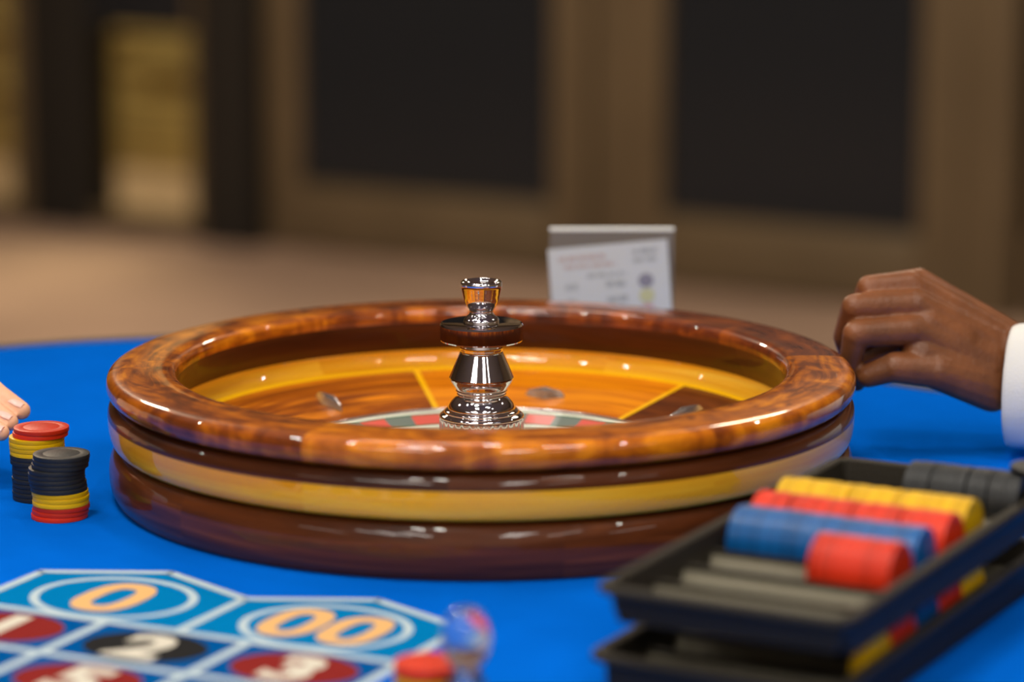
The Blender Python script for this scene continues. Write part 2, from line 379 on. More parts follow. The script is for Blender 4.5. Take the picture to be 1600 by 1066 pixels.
for q, (a, b) in enumerate([((-0.098, 0.078), (-0.0245, 0.110)), ((-0.0245, 0.110), (0.049, 0.078)), ((0.049, 0.078), (0.1225, 0.110)), ((0.1225, 0.110), (0.196, 0.078)),
               ((-0.098, -3 * CHH), (-0.098, 0.078)), ((0.196, -3 * CHH), (0.196, 0.078)), ((0.049, 0), (0.049, 0.078))]):
    ribbon('layout_line', [a, b], LW, NZ(), M_line)
for c in (0, 1): ribbon('layout_line', [(c * CW, 0), (c * CW, -3 * CHH)], LW, NZ(), M_line)
for r in range(4): ribbon('layout_line', [(-0.098, -r * CHH), (0.196, -r * CHH)], LW, NZ(), M_line)
def ell(cu, cv, a, b, n=64): return [(cu + a * math.cos(2 * PI * i / n), cv + b * math.sin(2 * PI * i / n)) for i in range(n)]
ribbon('oval_ring', ell(-0.0245, 0.046, 0.0505, 0.0425), 0.0055, 0.00025, M_line, True)
ribbon('oval_ring', ell(0.1225, 0.046, 0.0505, 0.0425), 0.0055, 0.00025, M_line, True)
red = {1, 3, 5, 7, 9}
def numeral(ch, cu, cv, h, wst, mat, w=None):
    if ch == '0':
        pts = []
        a, b = (w or 0.30) * h, 0.41 * h
        for i in range(56):
            t = 2 * PI * i / 56; c_, s_ = math.cos(t), math.sin(t); e = 0.75
            pts.append((cu + a * math.copysign(abs(c_) ** e, c_), cv + b * math.copysign(abs(s_) ** e, s_)))
        return ribbon('numeral', pts, wst, 0.00055, mat, True)
    cv_ = bpy.data.curves.new('numeral', 'FONT'); cv_.body = ch; cv_.size = h * 1.42; cv_.align_x = 'CENTER'; cv_.offset = h * 0.060; cv_.extrude = 0.00005; cv_.resolution_u = 6
    to = bpy.data.objects.new('numeral', cv_); COL.objects.link(to)
    dg = bpy.context.evaluated_depsgraph_get(); dg.update()
    me = bpy.data.meshes.new_from_object(to.evaluated_get(dg)); bpy.data.objects.remove(to); bpy.data.curves.remove(cv_)
    ys = [v.co.y for v in me.vertices]; xs_ = [v.co.x for v in me.vertices]
    my = (max(ys) + min(ys)) / 2; mx = (max(xs_) + min(xs_)) / 2; ks = h / (max(ys) - min(ys))
    for v in me.vertices:
        q = lay(cu + (v.co.x - mx) * ks * 1.12, cv + (v.co.y - my) * ks); v.co = Vector((q[0], q[1], 0.0005 + v.co.z))
    me.materials.clear()
    return link('numeral', me, mat, table)
tag(numeral('0', -0.0245, 0.046, 0.062, 0.0122, M_num0, 0.235), 'peach numeral 0')
tag(numeral('0', 0.1225 - 0.0200, 0.046, 0.058, 0.0115, M_num0, 0.22), 'left peach numeral 0 of the double zero'); tag(numeral('0', 0.1225 + 0.0200, 0.046, 0.058, 0.0115, M_num0, 0.22), 'right peach numeral 0 of the double zero')
k = 1
for r in range(3):
    for c in range(3):
        cu, cv = (c - 0.5) * CW, -(r + 0.5) * CHH
        flat('number_oval', ell(cu, cv, 0.0385, 0.0285, 48), 0.00025, M_ored if k in red else M_oblk)
        tag(numeral(str(k), cu, cv, 0.046, 0.0088, M_num), 'cream numeral %d' % k)
        k += 1

# ------------------------------------------------------------------ roulette wheel
wheel = empty('roulette_wheel', (0, 0, 0.0006))
tag(wheel, 'large lacquered wooden roulette wheel with chrome centre turret on the blue table', 'roulette wheel')
def sectors(name, prof, mat, start, step=1.5, labels=None, mats=None):
    for k in range(6):
        a = start + 60 * k
        o = lathe(name, prof, mats[k] if mats else mat, wheel, a, a + 60, step)
        if labels and labels[k]: tag(o, labels[k])
sectors('lower_ring_block', smooth_profile([(0.240, 0.0), (0.2530, 0.0), (0.2560, 0.003), (0.2585, 0.009), (0.2592, 0.016), (0.2588, 0.024), (0.2568, 0.0305), (0.2535, 0.0345), (0.2490, 0.0360)], 4), M_dark, 222)
lathe('lower_groove', [(0.2492, 0.0358), (0.2485, 0.0366), (0.2495, 0.0375)], M_dark, wheel)
sectors('maple_band_block', smooth_profile([(0.2495, 0.0374), (0.2540, 0.0380), (0.2566, 0.0400), (0.2582, 0.0440), (0.2592, 0.0500), (0.2595, 0.0580)], 4), M_gold, 5)
sectors('upper_ring_block', smooth_profile([(0.2595, 0.0580), (0.2590, 0.0618), (0.2572, 0.0652), (0.2542, 0.0672), (0.2500, 0.0680)], 4), M_dark, 266 - 240)
lathe('upper_groove', [(0.2502, 0.0679), (0.2490, 0.0686), (0.2502, 0.0694)], M_dark, wheel)
sectors('rim_block', smooth_profile([(0.2500, 0.0693), (0.2548, 0.0699), (0.2580, 0.0723), (0.2597, 0.0762), (0.2599, 0.0800), (0.2590, 0.0838), (0.2562, 0.0866), (0.2520, 0.0878),
                                 (0.2440, 0.0884), (0.2340, 0.0888), (0.2240, 0.0889), (0.2175, 0.0885), (0.2138, 0.0872), (0.2117, 0.0847), (0.2110, 0.0812), (0.2114, 0.0780)], 4), M_rim, 5, mats=[M_rim_d, M_rim, M_rim, M_rim, M_rim, M_rim])
sectors('bowl_wall_block', smooth_profile([(0.2114, 0.0780), (0.2128, 0.0720), (0.2165, 0.0625), (0.2204, 0.0550)], 4), M_wall, 29)
sectors('ball_track_block', smooth_profile([(0.2204, 0.0550), (0.2200, 0.0505), (0.2170, 0.0462), (0.2122, 0.0427)], 4), M_gold, 4.6)
lathe('inlay_ring', [(0.2122, 0.0427), (0.2086, 0.0410)], M_inlay, wheel)
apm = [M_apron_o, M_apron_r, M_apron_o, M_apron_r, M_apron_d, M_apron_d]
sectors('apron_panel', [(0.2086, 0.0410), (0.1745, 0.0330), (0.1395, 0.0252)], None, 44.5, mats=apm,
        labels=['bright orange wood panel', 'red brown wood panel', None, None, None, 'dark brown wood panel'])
for k in range(6):
    a = math.radians(44.5 + 60 * k); ca, sa = math.cos(a), math.sin(a)
    V = []
    for r, z in ((0.2090, 0.0414), (0.1395, 0.0256)):
        for sgn in (1, -1): V.append((r * ca - sgn * 0.0021 * sa, r * sa + sgn * 0.0021 * ca, z))
    V += [(x, y, z - 0.0008) for x, y, z in V]
    mk('inlay_strip', V, [(0, 1, 3, 2), (0, 2, 6, 4), (1, 5, 7, 3)], M_inlay, wheel)
lathe('apron_lip', smooth_profile([(0.1398, 0.0251), (0.1392, 0.0262), (0.1382, 0.0258), (0.1380, 0.0235)], 3), M_steel, wheel)
# deflectors: faceted chrome diamonds, alternately across and along the slope
def deflector(ang, along, r=0.168):
    L_, Wd, H_ = 0.0165, 0.0062, 0.0070
    V = [(-L_, 0, 0), (0, -Wd, 0), (L_, 0, 0), (0, Wd, 0), (-L_ * 0.80, 0, H_ * 0.75), (0, -Wd * 0.55, H_), (L_ * 0.80, 0, H_ * 0.75), (0, Wd * 0.55, H_)]
    F_ = [(0, 1, 5, 4), (1, 2, 6, 5), (2, 3, 7, 6), (3, 0, 4, 7), (4, 5, 6, 7), (3, 2, 1, 0)]
    me = bpy.data.meshes.new('deflector'); me.from_pydata(V, [], F_)
    bm = bmesh.new(); bm.from_mesh(me); bmesh.ops.bevel(bm, geom=bm.edges[:], offset=0.0006, segments=2, affect='EDGES'); bm.to_mesh(me); bm.free()
    o = link('deflector', me, M_steel, wheel, 40)
    a = math.radians(ang); z = 0.0410 - (0.2086 - r) * (0.0158 / 0.0691)
    slope = math.atan(0.0158 / 0.0691)
    R = Matrix.Rotation(a, 4, 'Z') @ Matrix.Rotation(-slope, 4, 'Y') @ Matrix.Rotation(0 if along else PI / 2, 4, 'Z')
    o.matrix_local = Matrix.Translation((r * math.cos(a), r * math.sin(a), z)) @ R
    return o
for k in range(8):
    ang = 73.5 + 45 * k
    if k == 1: ang = 133.0
    deflector(ang, k % 2 == 1, 0.163 if k % 2 == 0 else 0.168)
# rotor
head = lathe('wheel_head', smooth_profile([(0.088, 0.010), (0.086, 0.0150), (0.070, 0.0190), (0.050, 0.0260), (0.030, 0.0335), (0.02, 0.0340)], 4), M_apron_d, wheel)
def cone_sector(name, r0, z0, r1, z1, a0, a1, mat, parent, th=0.0):
    return lathe(name, [(r0, z0), (r1, z1)], mat, parent, a0, a1, 1.2)
def rz(r): return 0.0245 - (0.1378 - r) * 0.42
lathe('ring_border', [(0.1380, 0.0236), (0.1378, rz(0.1378)), (0.1352, rz(0.1352))], M_ring_w, head)
lathe('ring_line', [(0.1352, rz(0.1352)), (0.1338, rz(0.1338))], M_ring_g, head)
lathe('ring_line', [(0.1225, rz(0.1225)), (0.1210, rz(0.1210))], M_ring_g, head)
lathe('ring_border', [(0.1210, rz(0.1210)), (0.1184, rz(0.1184)), (0.1180, 0.0065), (0.088, 0.0065), (0.088, 0.0101)], M_ring_w, head)
for k in range(38):
    a0 = 360 / 38 * k
    m = M_grn_n if k in (0, 19) else (M_red_n if (k % 2) ^ (k > 19) else M_blk_n)
    lathe('number_plate', [(0.1338, rz(0.1338)), (0.1225, rz(0.1225))], m, head, a0, a0 + 360 / 38, 360 / 38 / 4)
fv, ff = box_data(0.0885, 0.1178, -0.0004, 0.0004, 0.0066, 0.0140)
fme = bpy.data.meshes.new('fret'); fme.from_pydata(fv, [], ff); fme.materials.append(M_steel)
for k in range(38):
    o = bpy.data.objects.new('fret', fme); COL.objects.link(o); o.parent = head; o.rotation_euler = (0, 0, math.radians(360 / 38 * k))
# turret
tur = lathe('turret', smooth_profile([(0.0140, 0.1035), (0.0150, 0.0990), (0.0146, 0.0962), (0.0148, 0.0950)], 3) , M_chrome, wheel); tag(tur, 'stepped chrome turret standing in the middle of the wheel')
lathe('fluted_base', [(0.0288, 0.030), (0.0289, 0.040), (0.0288, 0.0485)], M_chrome, tur, step=1.5, flute=(15, 0.03))
lathe('flange', smooth_profile([(0.0286, 0.0480), (0.0295, 0.0490), (0.0296, 0.0503), (0.0285, 0.0515), (0.0262, 0.0523), (0.0262, 0.0535), (0.0250, 0.0545), (0.0232, 0.0545)], 3), M_chrome, tur, step=3)
lathe('bulb', smooth_profile([(0.0232, 0.0540), (0.0236, 0.0560), (0.0222, 0.0590), (0.0195, 0.0620), (0.0172, 0.0637), (0.0166, 0.0650)], 5), M_chrome, tur, step=3)
lathe('waist_rings', smooth_profile([(0.0166, 0.0648), (0.0173, 0.0656), (0.0168, 0.0664), (0.0172, 0.0674), (0.0180, 0.0680), (0.0176, 0.0690), (0.0190, 0.0712), (0.0210, 0.0740), (0.0222, 0.0762)], 5), M_chrome, tur, step=3)
lathe('cone', [(0.0221, 0.0760), (0.0227, 0.0767), (0.0226, 0.0775), (0.0150, 0.0950), (0.0142, 0.0958)], M_chrome, tur, step=2, sharp=10)
lathe('disc', [(0.0140, 0.1032), (0.0270, 0.1032), (0.0284, 0.1036), (0.0290, 0.1046), (0.0290, 0.1146), (0.0284, 0.1158), (0.0268, 0.1163), (0.0120, 0.1163)], M_chrome, tur, step=3, sharp=25)
lathe('finial', smooth_profile([(0.0125, 0.1163), (0.0122, 0.1185), (0.0104, 0.1205), (0.0086, 0.1222), (0.0082, 0.1245), (0.0090, 0.1262), (0.0105, 0.1285), (0.0120, 0.1320), (0.0131, 0.1365),
                                (0.0138, 0.1395), (0.0143, 0.1420), (0.0142, 0.1445), (0.0132, 0.1455), (0.0118, 0.1450), (0.0090, 0.1435), (0.0002, 0.1430)], 5), M_chrome, tur, step=3)

# ------------------------------------------------------------------ chips
CR, CT = 0.0190, 0.0031
def chip_mesh(color):
    r, t = CR, CT
    P = [(0.0, 0.0), (r * 0.62, 0.0), (r * 0.64, 0.00012), (r * 0.68, 0.00012), (r * 0.70, 0.0), (r - 0.0004, 0.0), (r - 0.0001, 0.0001), (r, 0.0004), (r, t - 0.0004), (r - 0.0001, t - 0.0001),
         (r - 0.0004, t), (r * 0.70, t), (r * 0.68, t - 0.00012), (r * 0.64, t - 0.00012), (r * 0.62, t), (0.0, t)]
    n = 36; V = []; F_ = []
    for (rr, z) in P[1:-1]:
        for i in range(n): V.append((rr * math.cos(2 * PI * i / n), rr * math.sin(2 * PI * i / n), z))
    m = len(P) - 2
    for q in range(m - 1):
        for i in range(n):
            j = (i + 1) % n; F_.append((q * n + i, q * n + j, (q + 1) * n + j, (q + 1) * n + i))
    F_.append(tuple(range(n - 1, -1, -1))); F_.append(tuple((m - 1) * n + i for i in range(n)))
    me = bpy.data.meshes.new(color + '_chip'); me.from_pydata(V, [], F_); me.materials.append(CH[color])
    me.shade_smooth(); me.set_sharp_from_angle(angle=math.radians(40))
    return me
CM = {c: chip_mesh(c) for c in CH}
def chip(color, mat4, label, group):
    o = bpy.data.objects.new('%s_chip' % color, CM[color]); COL.objects.link(o); o.matrix_world = mat4
    return tag(o, label, 'chip', group)
ORD = ['first', 'second', 'third', 'fourth', 'fifth', 'sixth', 'seventh', 'eighth', 'ninth', 'tenth', 'eleventh', 'twelfth', 'thirteenth', 'fourteenth', 'fifteenth', 'sixteenth', 'seventeenth']
def stack(x, y, colors, where, group, lean):
    n = len(colors)
    for i, c in enumerate(colors):
        dx, dy = lean(i, n)
        dx += random.uniform(-0.0003, 0.0003); dy += random.uniform(-0.0003, 0.0003)
        pos = 'topmost' if i == n - 1 else ('lowest' if i == 0 else ORD[n - 1 - i])
        lab = '%s round chip, %s %s' % (c, pos if pos in ('topmost', 'lowest') else pos + ' from the top', where)
        chip(c, Matrix.Translation((x + dx, y + dy, 0.0001 + i * (CT + 0.00005))) @ Matrix.Rotation(random.uniform(0, 6), 4, 'Z'), lab, group)
stack(-0.2835, -0.0890, ['red'] * 3 + ['yellow'] * 3 + ['black'] * 8, 'in the black-topped stack left of the wheel', 'chips in the black-topped stack',
      lambda i, n: (0.0012 * math.sin(i * 0.5) + (0.0022 if i >= n - 3 else 0), 0.0))
stack(-0.3055, -0.0350, ['black'] * 10 + ['yellow'] * 4 + ['red'] * 2, 'in the red-topped stack by the fingertips', 'chips in the red-topped stack',
      lambda i, n: ((-0.0005 if i > 7 else 0.0008) + (0.0022 if i >= n - 2 else 0) + (0.0012 if i == n - 1 else 0), 0.0))
stack(-0.0240, -0.4850, ['yellow'] * 4 + ['red'] * 2, 'in the short stack beside the clear marker', 'chips in the short stack by the marker', lambda i, n: (0.0, 0.0))

# ------------------------------------------------------------------ chip racks
EX = Vector((0.882, -0.471, 0)).normalized(); NX = Vector((0.471, 0.882, 0)).normalized()
RM = Matrix(((EX.x, NX.x, 0, 0), (EX.y, NX.y, 0, 0), (0, 0, 1, 0), (0, 0, 0, 1)))
PITCH = 0.0380
CHN = [-0.109 - PITCH * k for k in range(8)]      # channel centres along n
E0, E1 = 0.2940, 0.4425; N0, N1 = -0.4180, -0.0680
def rack(zr, zb, cz, label, shift):
    root = empty('chip_rack', (0, 0, 0)); root.matrix_world = RM @ Matrix.Translation((0.37 + shift, -0.243, zb)); tag(root, label, 'chip rack')
    ox, oy, oz = 0.37, -0.243, zb
    def rr(inset, z, rad):
        x0, x1, y0, y1 = E0 + inset - ox, E1 - inset - ox, N0 + inset - oy, N1 - inset - oy
        rad = max(rad - inset, 0.003); pts = []
        for (cx, cy, a0) in ((x1 - rad, y1 - rad, 0), (x0 + rad, y1 - rad, 90), (x0 + rad, y0 + rad, 180), (x1 - rad, y0 + rad, 270)):
            for k in range(7):
                a = math.radians(a0 + 15 * k); pts.append((cx + rad * math.cos(a), cy + rad * math.sin(a), z - oz))
        return pts
    rings = [rr(0.0105, zb, 0.014), rr(0.0088, zb + 0.001, 0.014), rr(0.0075, zr - 0.008, 0.014), rr(0.0065, zr - 0.0055, 0.014), rr(0.0010, zr - 0.0045, 0.014), rr(0, zr - 0.003, 0.014), rr(0.0008, zr - 0.0006, 0.014), rr(0.002, zr, 0.014),
             rr(0.0065, zr, 0.014), rr(0.0078, zr - 0.001, 0.014), rr(0.0100, cz - 0.008, 0.014), rr(0.0105, max(cz - 0.0195, zb - 0.004) , 0.014)]
    V = [p for r_ in rings for p in r_]; m = len(rings[0]); F_ = []
    for q in range(len(rings) - 1):
        for i in range(m):
            j = (i + 1) % m; F_.append((q * m + i, q * m + j, (q + 1) * m + j, (q + 1) * m + i))
    mk('tray_shell', V, F_, M_rack, root, 35)
    # ribbed half-round channels
    e0, e1 = E0 + 0.0100 - ox, E1 - 0.0100 - ox
    R_ = 0.0197; ns = 36 * 4
    Vc, Fc_ = [], []
    na = 13
    for i in range(ns + 1):
        e = e0 + (e1 - e0) * i / ns
        rib = 0.0009 * (0.5 + 0.5 * math.cos(2 * PI * (i / 4.0)))
        for j in range(na):
            t = (j / (na - 1) - 0.5) * 2 * math.radians(72)
            rr_ = R_ - rib
            y = rr_ * math.sin(t); z = cz - rr_ * math.cos(t)
            y = max(-PITCH / 2, min(PITCH / 2, y))
            Vc.append((e, y, z - oz))
    for i in range(ns):
        for j in range(na - 1):
            Fc_.append((i * na + j, (i + 1) * na + j, (i + 1) * na + j + 1, i * na + j + 1))
    nb = len(Vc); Vc += [(e, y, z - 0.0014) for e, y, z in Vc]; nf = len(Fc_)
    Fc_ += [tuple(nb + q for q in f[::-1]) for f in Fc_[:nf]]
    for j in range(na - 1): Fc_ += [(j, j + 1, nb + j + 1, nb + j), (ns * na + j + 1, ns * na + j, nb + ns * na + j, nb + ns * na + j + 1)]
    me = bpy.data.meshes.new('channel'); me.from_pydata(Vc, [], Fc_); me.materials.append(M_rackbed); me.materials.append(M_rack)
    for i_, p_ in enumerate(me.polygons): p_.material_index = 0 if i_ < nf else 1
    me.shade_smooth(); me.set_sharp_from_angle(angle=math.radians(60))
    for c in CHN:
        o = bpy.data.objects.new('channel', me); COL.objects.link(o); o.parent = root; o.location = (0, c - oy, 0)
        yr = c - PITCH / 2 - oy
        box('divider', (e0, e1, yr - 0.0016, yr + 0.0016, cz - 0.0065 - oz, cz - 0.0040 - oz), M_rack, root)
    # plates closing the channel ends
    y0_, y1_ = CHN[-1] - PITCH / 2 - oy, CHN[0] + PITCH / 2 - oy
    for ex in (e0 - 0.0010, e1):
        box('end_wall', (ex, ex + 0.0010, y0_, y1_, cz - 0.0195 - oz, cz - 0.0035 - oz), M_rack, root)
    return root
rack(0.0300, 0.0005, 0.0221, 'lower black plastic chip rack lying on the blue felt under another', -0.004)
rack(0.0680, 0.0510, 0.0612, 'upper black plastic chip rack with rows of coloured chips', 0)
AX = RM @ Matrix.Rotation(PI / 2, 4, 'Y')
TENS = {20: 'twentieth', 30: 'thirtieth'}
def ordinal(i):
    L_ = ['first', 'second', 'third', 'fourth', 'fifth', 'sixth', 'seventh', 'eighth', 'ninth', 'tenth', 'eleventh', 'twelfth', 'thirteenth', 'fourteenth', 'fifteenth', 'sixteenth', 'seventeenth', 'eighteenth', 'nineteenth']
    if i < 20: return L_[i - 1]
    if i in TENS: return TENS[i]
    return ('twenty-' if i < 30 else 'thirty-') + L_[i % 10 - 1]
def row(color, nch, e0, count, cz, where, group, gaps=(), from_right=False):
    e = e0
    for i in range(count):
        if i in gaps: e += 0.0012
        p = RM @ Vector((e, nch + random.uniform(-0.0002, 0.0002), cz + random.uniform(-0.0003, 0.0003)))
        rot = RM.to_3x3().to_4x4() @ Matrix.Rotation(PI / 2 + random.uniform(-0.012, 0.012), 4, 'Y') @ Matrix.Rotation(random.uniform(0, 6), 4, 'Z')
        if i == count - 1: lab = '%s chip at the right end of %s' % (color, where)
        elif from_right: lab = '%s chip, %s from the right end of %s' % (color, ordinal(count - i), where)
        elif i == 0: lab = '%s chip at the left end of %s' % (color, where)
        else: lab = '%s chip, %s from the left in %s' % (color, ordinal(i + 1), where)
        chip(color, Matrix.Translation(p) @ rot, lab, group)
        e += CT + 0.00004
cu_ = 0.0610
row('black', CHN[0], 0.3600, 22, cu_, 'the black row of the upper rack', 'black chips in the upper rack', (5, 12, 16))
row('yellow', CHN[2], 0.3075, 37, cu_, 'the yellow row of the upper rack', 'yellow chips in the upper rack', (14, 23))
row('red', CHN[3], 0.3085, 37, cu_, 'the long red row of the upper rack', 'red chips in the long red row of the upper rack', (7, 19, 28))
row('blue', CHN[4], 0.3120, 36, cu_, 'the blue row of the upper rack', 'blue chips in the upper rack')
row('red', CHN[5], 0.3770, 15, cu_, 'the short red row of the upper rack', 'red chips in the short red row of the upper rack', (1,))
for nm, c, k in (('farther yellow', 'yellow', 2), ('farther red', 'red', 3), ('blue', 'blue', 4), ('nearer red', 'red', 5), ('nearer yellow', 'yellow', 6)):
    row(c, CHN[k], 0.4283 - 3 * (CT + 0.00004), 3, 0.0221, 'the %s row in the lower rack' % nm, 'chips of the %s row in the lower rack' % nm, (), True)
chip('black', Matrix.Translation(RM @ Vector((0.4390, -0.1000, 0.0806))), 'black chip lying flat on top of the right end of the black row', 'loose black chips')

# ------------------------------------------------------------------ clear marker
lathe_o = lathe('win_marker', smooth_profile([(0.0002, 0.0002), (0.0125, 0.0002), (0.0138, 0.0015), (0.0138, 0.0050), (0.0125, 0.0120), (0.0095, 0.0200), (0.0074, 0.0245), (0.0078, 0.0275),
       (0.0105, 0.0310), (0.0128, 0.0370), (0.0134, 0.0440), (0.0122, 0.0510), (0.0090, 0.0565), (0.0045, 0.0592), (0.0002, 0.0598)], 5), M_clear, None, step=8, loc=(-0.0030, -0.5220, 0.0005))
tag(lathe_o, 'clear acrylic marker with a round knob beside the short red and yellow stack', 'marker')

# ------------------------------------------------------------------ sign holder and its sheet
sg = empty('sign_holder', (0.1020, 0.352, -0.0), (math.radians(0), 0, 0))
tag(sg, 'upright clear acrylic sign holder with a bright top edge behind the wheel', 'sign holder')
v = [(-0.0500, 0.0, 0), (0.0500, 0.0, 0), (0.0505, 0.0, 0.1275), (-0.0500, 0.0, 0.1275)]
V = [(x, y - 0.0014, z) for x, y, z in v] + [(x, y + 0.0014, z) for x, y, z in v]
mk('acrylic_panel', V, [(0, 1, 2, 3), (7, 6, 5, 4), (0, 3, 7, 4), (1, 5, 6, 2), (3, 2, 6, 7), (0, 4, 5, 1)], M_smoke, sg)
e_ = box('whitened_edge', (-0.0502, 0.0507, -0.0016, 0.0016, 0.1270, 0.1298), M_edge, sg, 0.0006); tag(e_, 'top edge whitened for its glow')
box('foot', (-0.050, 0.050, -0.025, 0.025, 0.0002, 0.0030), M_clear, sg, 0.0008)
sh = empty('printed_sheet', (0.1060, 0.3440, 0.0020), (math.radians(-1.5), 0, 0))
tag(sh, 'white rules sheet with coloured dots leaning crooked on the acrylic sign holder', 'sheet')
TI = math.radians(5.0)
def shp(x, z, d=0.0): # paper coordinates (x right, z up from the paper's lower edge), tilted
    return (x * math.cos(TI) - (z - 0.06) * math.sin(TI) * 0.9 - 0.0035, -d, 0.06 + x * math.sin(TI) + (z - 0.06) * math.cos(TI) + 0.003)
V = []
for i in range(9):
    for j in range(2):
        x = -0.0485 + 0.097 * i / 8; z = [0.0, 0.1120][j]
        p = shp(x, z); V.append((p[0], p[1], max(p[2], 0.0)))
V2 = [(x, y + 0.0003, z) for x, y, z in V]
k0 = len(V); F_ = []
for i in range(8): F_ += [(2 * i, 2 * i + 2, 2 * i + 3, 2 * i + 1), (k0 + 2 * i, k0 + 2 * i + 1, k0 + 2 * i + 3, k0 + 2 * i + 2)]
mk('paper', V + V2, F_, M_paper, sh)
def dashes(name, x0, x1, z, h, mat, gap=True):
    V, F_ = [], []
    x = x0
    while x < x1:
        w = random.uniform(0.0035, 0.009) if gap else x1 - x0
        xx = min(x + w, x1)
        # letter-like uprights: illegible small print
        q = x
        while q < xx - 0.0006:
            hh = h * random.uniform(0.7, 1.0)
            b0 = len(V); V += [shp(q, z, 0.0003), shp(q + 0.0009, z, 0.0003), shp(q + 0.0009, z + hh, 0.0003), shp(q, z + hh, 0.0003)]; F_.append((b0, b0 + 1, b0 + 2, b0 + 3))
            q += 0.0014
        x = xx + 0.0018
    return mk(name, V, F_, mat, sh)
dashes('heading_print', -0.040, -0.002, 0.1010, 0.0040, M_inkr); dashes('heading_print', -0.036, 0.006, 0.0945, 0.0035, M_inkr)
dashes('small_print', 0.020, 0.040, 0.1020, 0.0050, M_ink); dashes('small_print', 0.020, 0.040, 0.0955, 0.0040, M_ink)
dashes('small_print', -0.018, 0.014, 0.0860, 0.0036, M_ink)
for i, z in enumerate((0.0800, 0.0675, 0.0550, 0.0425, 0.030)):
    dashes('small_print', -0.036, -0.026, z - 0.003, 0.0055, M_ink); dashes('small_print', -0.003, 0.014, z - 0.003, 0.0058, M_ink)
    V = [shp(0.0290 + 0.0062 * math.cos(2 * PI * k / 24), z + 0.0058 * math.sin(2 * PI * k / 24), 0.0004) for k in range(24)]
    mk('colour_dot', V, [tuple(range(24))], (M_dotp, M_doty, M_dotr, M_dotp, M_doty)[i], sh)

# ------------------------------------------------------------------ hands
def capsule(bm, p, q, r0, r1, flat_=None, seg=14, rings=5):
    """rounded tapered bone between p and q"""
    p, q = Vector(p), Vector(q); ax = (q - p); L_ = ax.length
    R = ax.to_track_quat('Z', 'Y').to_matrix() if L_ > 1e-6 else Matrix.Identity(3)
    loops = []
    for k in range(rings + 1):
        a = -PI / 2 + (PI / 2) * k / rings; loops.append((r0 * math.cos(a), r0 * math.sin(a)))
    for k in range(rings + 1):
        a = (PI / 2) * k / rings; loops.append((r1 * math.cos(a), L_ + r1 * math.sin(a)))
    vs = []
    for rr, z in loops:
        rr = max(rr, 1e-5)
        vs.append([bm.verts.new(p + R @ Vector((rr * math.cos(2 * PI * i / seg), rr * math.sin(2 * PI * i / seg), z))) for i in range(seg)])
    for a, b in zip(vs[:-1], vs[1:]):
        for i in range(seg): bm.faces.new((a[i], a[(i + 1) % seg], b[(i + 1) % seg], b[i]))
    bm.faces.new(vs[0][::-1]); bm.faces.new(vs[-1])
def blob_mesh(name, bones, mat, parent, voxel=0.0016, smooth_it=6):
    bm = bmesh.new()
    for (p, q, r0, r1) in bones: capsule(bm, p, q, r0, r1)
    me = bpy.data.meshes.new(name); bm.to_mesh(me); bm.free()
    o = link(name, me, mat, parent)
    md = o.modifiers.new('r', 'REMESH'); md.mode = 'VOXEL'; md.voxel_size = voxel; md.use_smooth_shade = True
    sm = o.modifiers.new('s', 'SMOOTH'); sm.factor = 0.5; sm.iterations = smooth_it
    dg = bpy.context.evaluated_depsgraph_get(); dg.update()
    me2 = bpy.data.meshes.new_from_object(o.evaluated_get(dg)); o.modifiers.clear(); o.data = me2
    if not me2.materials: me2.materials.append(mat)
    me2.shade_smooth()
    return o
def nail(parent, c, axis, normal, w, l, mat):
    ax = Vector(axis).normalized(); nm = Vector(normal).normalized(); nm = (nm - ax * nm.dot(ax)).normalized(); sd = ax.cross(nm)
    V, F_ = [], []
    nu, nv = 7, 6
    for i in range(nu):
        for j in range(nv):
            a = (i / (nu - 1) - 0.5) * 2; b = j / (nv - 1)
            wid = w * (1 - 0.25 * max(0, b - 0.6) / 0.4)
            V.append(Vector(c) + sd * (a * wid / 2) + ax * ((b - 0.5) * l) + nm * (-(a * a) * w * 0.22 - 0.0008 * max(0, 0.3 - b)))
    for i in range(nu - 1):
        for j in range(nv - 1): F_.append((i * nv + j, (i + 1) * nv + j, (i + 1) * nv + j + 1, i * nv + j + 1))
    V2 = [v - nm * 0.0012 for v in V]; k0 = len(V)
    F2 = [tuple(k0 + q for q in f[::-1]) for f in F_]
    return mk('nail', V + V2, F_ + F2, mat, parent, 60)

